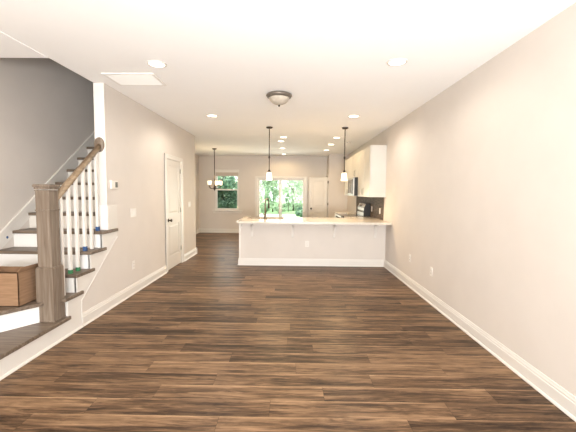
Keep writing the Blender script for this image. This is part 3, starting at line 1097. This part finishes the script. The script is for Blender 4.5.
# ceiling vent and detector
vx0, vx1, vy0, vy1 = -2.085, -1.52, 3.80, 4.21
vt = thing('ceiling_vent', 'wide white air return grille in the ceiling beside the stairs', 'vent', (vx0, vy0, CZ))
obj('frame', boxes((vx0, vx1, vy0, vy0 + .03, CZ - .012, CZ), (vx0, vx1, vy1 - .03, vy1, CZ - .012, CZ), (vx0, vx0 + .03, vy0 + .03, vy1 - .03, CZ - .012, CZ), (vx1 - .03, vx1, vy0 + .03, vy1 - .03, CZ - .012, CZ), bevel=.002), M['vent'], vt)
obj('backing', boxes((vx0 + .028, vx1 - .028, vy0 + .028, vy1 - .028, CZ - .003, CZ - .0005)), M['cavity'], vt)
for i in range(24):
    y = vy0 + .036 + i * .0148
    bm = bmesh.new()
    prism(bm, [(y, CZ - .004), (y + .002, CZ - .004), (y + .013, CZ - .012), (y + .011, CZ - .012)], vx0 + .03, vx1 - .03, 'x')
    obj('slat', bm, M['vent'], vt)
sd = thing('smoke_detector', 'small round detector on the kitchen ceiling in front of the wall cabinets', 'detector', (1.43, 8.77, CZ))
obj('housing', shape(lathe, [(.055, 0), (.055, -.022), (.045, -.034), (.012, -.036)], 1.43, 8.77, CZ, seg=28), M['plate'], sd)
obj('grille_ring', shape(lathe, [(.0565, -.010), (.0565, -.016), (.05, -.018)], 1.43, 8.77, CZ, seg=28), M['slot'], sd)


# ------------------------------------------------------------------ wall plates
def wall_plate(name, label, cat, pos, nrm, w, h, kind, group=None):
    """pos = centre on the wall, nrm = 'x+', 'x-' or 'y-'"""
    t_ = thing(name, label, cat, pos, group or ('white wall outlets' if kind == 'outlet' else 'light switch plates on the left wall'))
    rot = {'x+': math.pi / 2, 'x-': -math.pi / 2, 'y-': 0}[nrm]
    mx_ = Matrix.Translation(pos) @ Matrix.Rotation(rot, 4, 'Z')

    def part(nm, bm, m_):
        obj(nm, place(bm, mx_), M[m_], t_)
    part('cover_plate', boxes((-w / 2, w / 2, -.006, 0, -h / 2, h / 2), bevel=.002), 'plate')
    if kind == 'outlet':
        for dz in (-.02, .02):
            part('socket', shape(lathe, [(.017, 0), (.017, -.0075), (.015, -.008)], 0, 0, dz, axis='y', seg=20), 'plate')
            part('slots', boxes((-.008, -.005, -.009, -.007, dz - .004, dz + .006), (.005, .008, -.009, -.007, dz - .004, dz + .006)), 'slot')
    else:
        n_ = kind
        for i in range(n_):
            cx_ = (i - (n_ - 1) / 2) * .046
            part('rocker', boxes((cx_ - .016, cx_ + .016, -.010, -.006, -.033, .033), bevel=.002), 'plate')


wall_plate('wall_outlet', 'white outlet low on the left wall between stairs and closet door', 'outlet', (XL, 4.80, .41), 'x+', .076, .12, 'outlet')
wall_plate('light_switch', 'wide light switch plate on the left wall right of the thermostat', 'light switch', (XL, 4.83, 1.155), 'x+', .164, .12, 3)
wall_plate('light_switch', 'light switch between the closet door and the dining nook', 'light switch', (XL, 7.50, 1.18), 'x+', .164, .12, 3)
wall_plate('wall_outlet', 'outlet on the right wall nearest the peninsula', 'outlet', (XR, 5.36, .445), 'x-', .076, .12, 'outlet')
wall_plate('wall_outlet', 'outlet on the right wall nearest the camera', 'outlet', (XR, 4.53, .425), 'x-', .076, .12, 'outlet')
wall_plate('wall_outlet', 'outlet on the front of the peninsula', 'outlet', (.316, YP, .44), 'y-', .076, .12, 'outlet')
wall_plate('wall_outlet', 'outlet on the mosaic backsplash nearest the range', 'outlet', (XR - .012, 7.95, 1.10), 'x-', .076, .12, 'outlet')
wall_plate('wall_outlet', 'outlet on the mosaic backsplash nearest the peninsula front', 'outlet', (XR - .012, 7.22, 1.09), 'x-', .076, .12, 'outlet')
th = thing('thermostat', 'white thermostat with a grey display on the left wall beside the stairs', 'thermostat', (XL, 4.295, 1.535))
obj('housing', boxes((XL, XL + .026, 4.215, 4.375, 1.485, 1.590), bevel=.005), M['plate'], th)
obj('display', boxes((XL + .025, XL + .0275, 4.305, 4.362, 1.503, 1.572)), M['screen'], th)
obj('push_button', boxes((XL + .025, XL + .0275, 4.235, 4.285, 1.50, 1.515)), M['plate'], th)
cp3 = obj('screw_cap', shape(lathe, [(.022, 0), (.022, -.006), (.015, -.009)], -.985, YP, .80, axis='y', seg=16), M['nickel'])
tag(cp3, 'small grey cap at the upper left corner of the peninsula front', 'cap')

# ------------------------------------------------------------------ outside
struct('ground', boxes((-30, 30, YB + .3, 60, -.5, -.15)), M['grass'], label='green lawn behind the house', cat='lawn')
struct('patio', boxes((-1.8, 1.2, YB + .17, YB + 2.6, -.15, -.03)), M['concrete'], label='concrete patio outside the glass door', cat='patio')
struct('path', boxes((-9, .30, 21.4, 25.0, -.15, -.12)), M['concrete'], label='sunlit pale concrete strip beyond the lawn', cat='path')


def foliage(bm, cx_, cy_, cz_, rx, ry, rz, n, size, clumps=14):
    cl = []
    for i in range(clumps):
        while True:
            p = Vector((random.uniform(-1, 1), random.uniform(-1, 1), random.uniform(-1, 1)))
            if p.length < 1: break
        cl.append((p * .85, random.uniform(.12, .26) if clumps > 20 else random.uniform(.22, .42)))
    for i in range(n):
        c_, r_ = random.choice(cl)
        d = Vector((random.gauss(0, 1), random.gauss(0, 1), random.gauss(0, 1))).normalized() * r_ * random.uniform(.5, 1.05)
        p = c_ + d
        p = Vector((cx_ + p.x * rx, cy_ + p.y * ry, cz_ + p.z * rz))
        u = Vector((random.gauss(0, 1), random.gauss(0, 1), random.gauss(0, .6))).normalized()
        w = u.cross(Vector((random.gauss(0, 1), random.gauss(0, 1), random.gauss(0, 1)))).normalized()
        nrm = u.cross(w)
        s = size * random.uniform(.6, 1.3)
        a = bm.verts.new(p - u * s)
        b_ = bm.verts.new(p + w * s * .42 - nrm * s * .14)
        c2 = bm.verts.new(p + u * s)
        d2 = bm.verts.new(p - w * s * .42 - nrm * s * .14)
        bm.faces.new((a, b_, c2))
        bm.faces.new((a, c2, d2))


def tree(name, label, x, y, h, rx, rz, trunk, leafm, n, size, group, base_z=-.15, clumps=16):
    t_ = thing(name, label, 'tree' if trunk else 'shrub', (x, y, base_z), group)
    bm = bmesh.new()
    foliage(bm, x, y, base_z + h - rz, rx, rx * .8, rz, n, size, clumps)
    obj('foliage', bm, M[leafm], t_, recalc=False)
    bm = bmesh.new()
    if trunk:
        tube(bm, [(x, y, base_z), (x + .05, y, base_z + h * .35), (x - .04, y + .05, base_z + h * .75)], [trunk, trunk * .8, trunk * .4])
        for i in range(4):
            a = i * 1.7
            tube(bm, [(x, y, base_z + h * (.35 + .08 * i)), (x + math.cos(a) * rx * .5, y + math.sin(a) * rx * .4, base_z + h * (.55 + .09 * i))], [trunk * .45, trunk * .15])
    else:
        for i in range(5):
            a = i * 1.3
            tube(bm, [(x, y, base_z), (x + math.cos(a) * rx * .5, y + math.sin(a) * rx * .4, base_z + h * .7)], [.02, .008])
    obj('trunk' if trunk else 'stem', bm, M['soil'], t_)


G = 'trees and shrubs behind the house'
tree('leafy_tree', 'slim leafy tree behind the left pane of the glass door', -1.55, 28.2, 4.2, .75, 2.1, .07, 'leaf_mid', 2400, .10, G, clumps=45)
tree('leafy_tree', 'low pale tree at the left edge of the glass door view', -3.05, 30.5, 2.6, .80, 1.35, .06, 'leaf_pale', 1700, .10, G, clumps=40)
tree('leafy_tree', 'broad pale tree behind the right pane of the glass door', .15, 30.5, 3.5, 1.45, 1.9, .09, 'leaf_pale', 4600, .09, G, clumps=60)
tree('leafy_tree', 'tall pale tree high behind the left pane of the glass door', -2.75, 35.5, 4.6, 1.6, 2.4, .10, 'leaf_pale', 2300, .13, G, clumps=60)
tree('leafy_tree', 'tall pale tree farthest back behind the right pane of the glass door', .9, 36.5, 4.4, 1.8, 2.3, .10, 'leaf_mid', 2300, .13, G, clumps=60)
tree('young_tree', 'small yellow-green tree in front of the right-hand trees', -.28, 27.9, 1.75, .30, .70, .03, 'leaf_mid', 600, .09, G)
tree('garden_shrub', 'dark green shrub at the lower right of the glass door view', .62, 20.2, .85, .50, .42, 0, 'leaf_dark', 1500, .07, G)
for hx_, lab in ((-3.1, 'low green hedge shrub at the left edge of the glass door view'), (-1.95, 'low green hedge shrub below the slim leafy tree'),
                 (-.80, 'low green hedge shrub beside the small yellow-green tree'), (.75, 'low green hedge shrub right of the small yellow-green tree')):
    tree('garden_shrub', lab, hx_, 26.0, .95, .58, .50, 0, 'leaf_mid', 1700, .08, G, clumps=30)
tree('leafy_tree', 'dense dark tree filling the lower half of the dining window', -4.2, 20.5, 3.2, 1.4, 1.75, .12, 'leaf_dark', 5200, .11, G, clumps=60)
tree('leafy_tree', 'brighter tree showing in the upper half of the dining window', -5.5, 27, 4.4, 1.7, 2.2, .12, 'leaf_pale', 3800, .13, G, clumps=60)
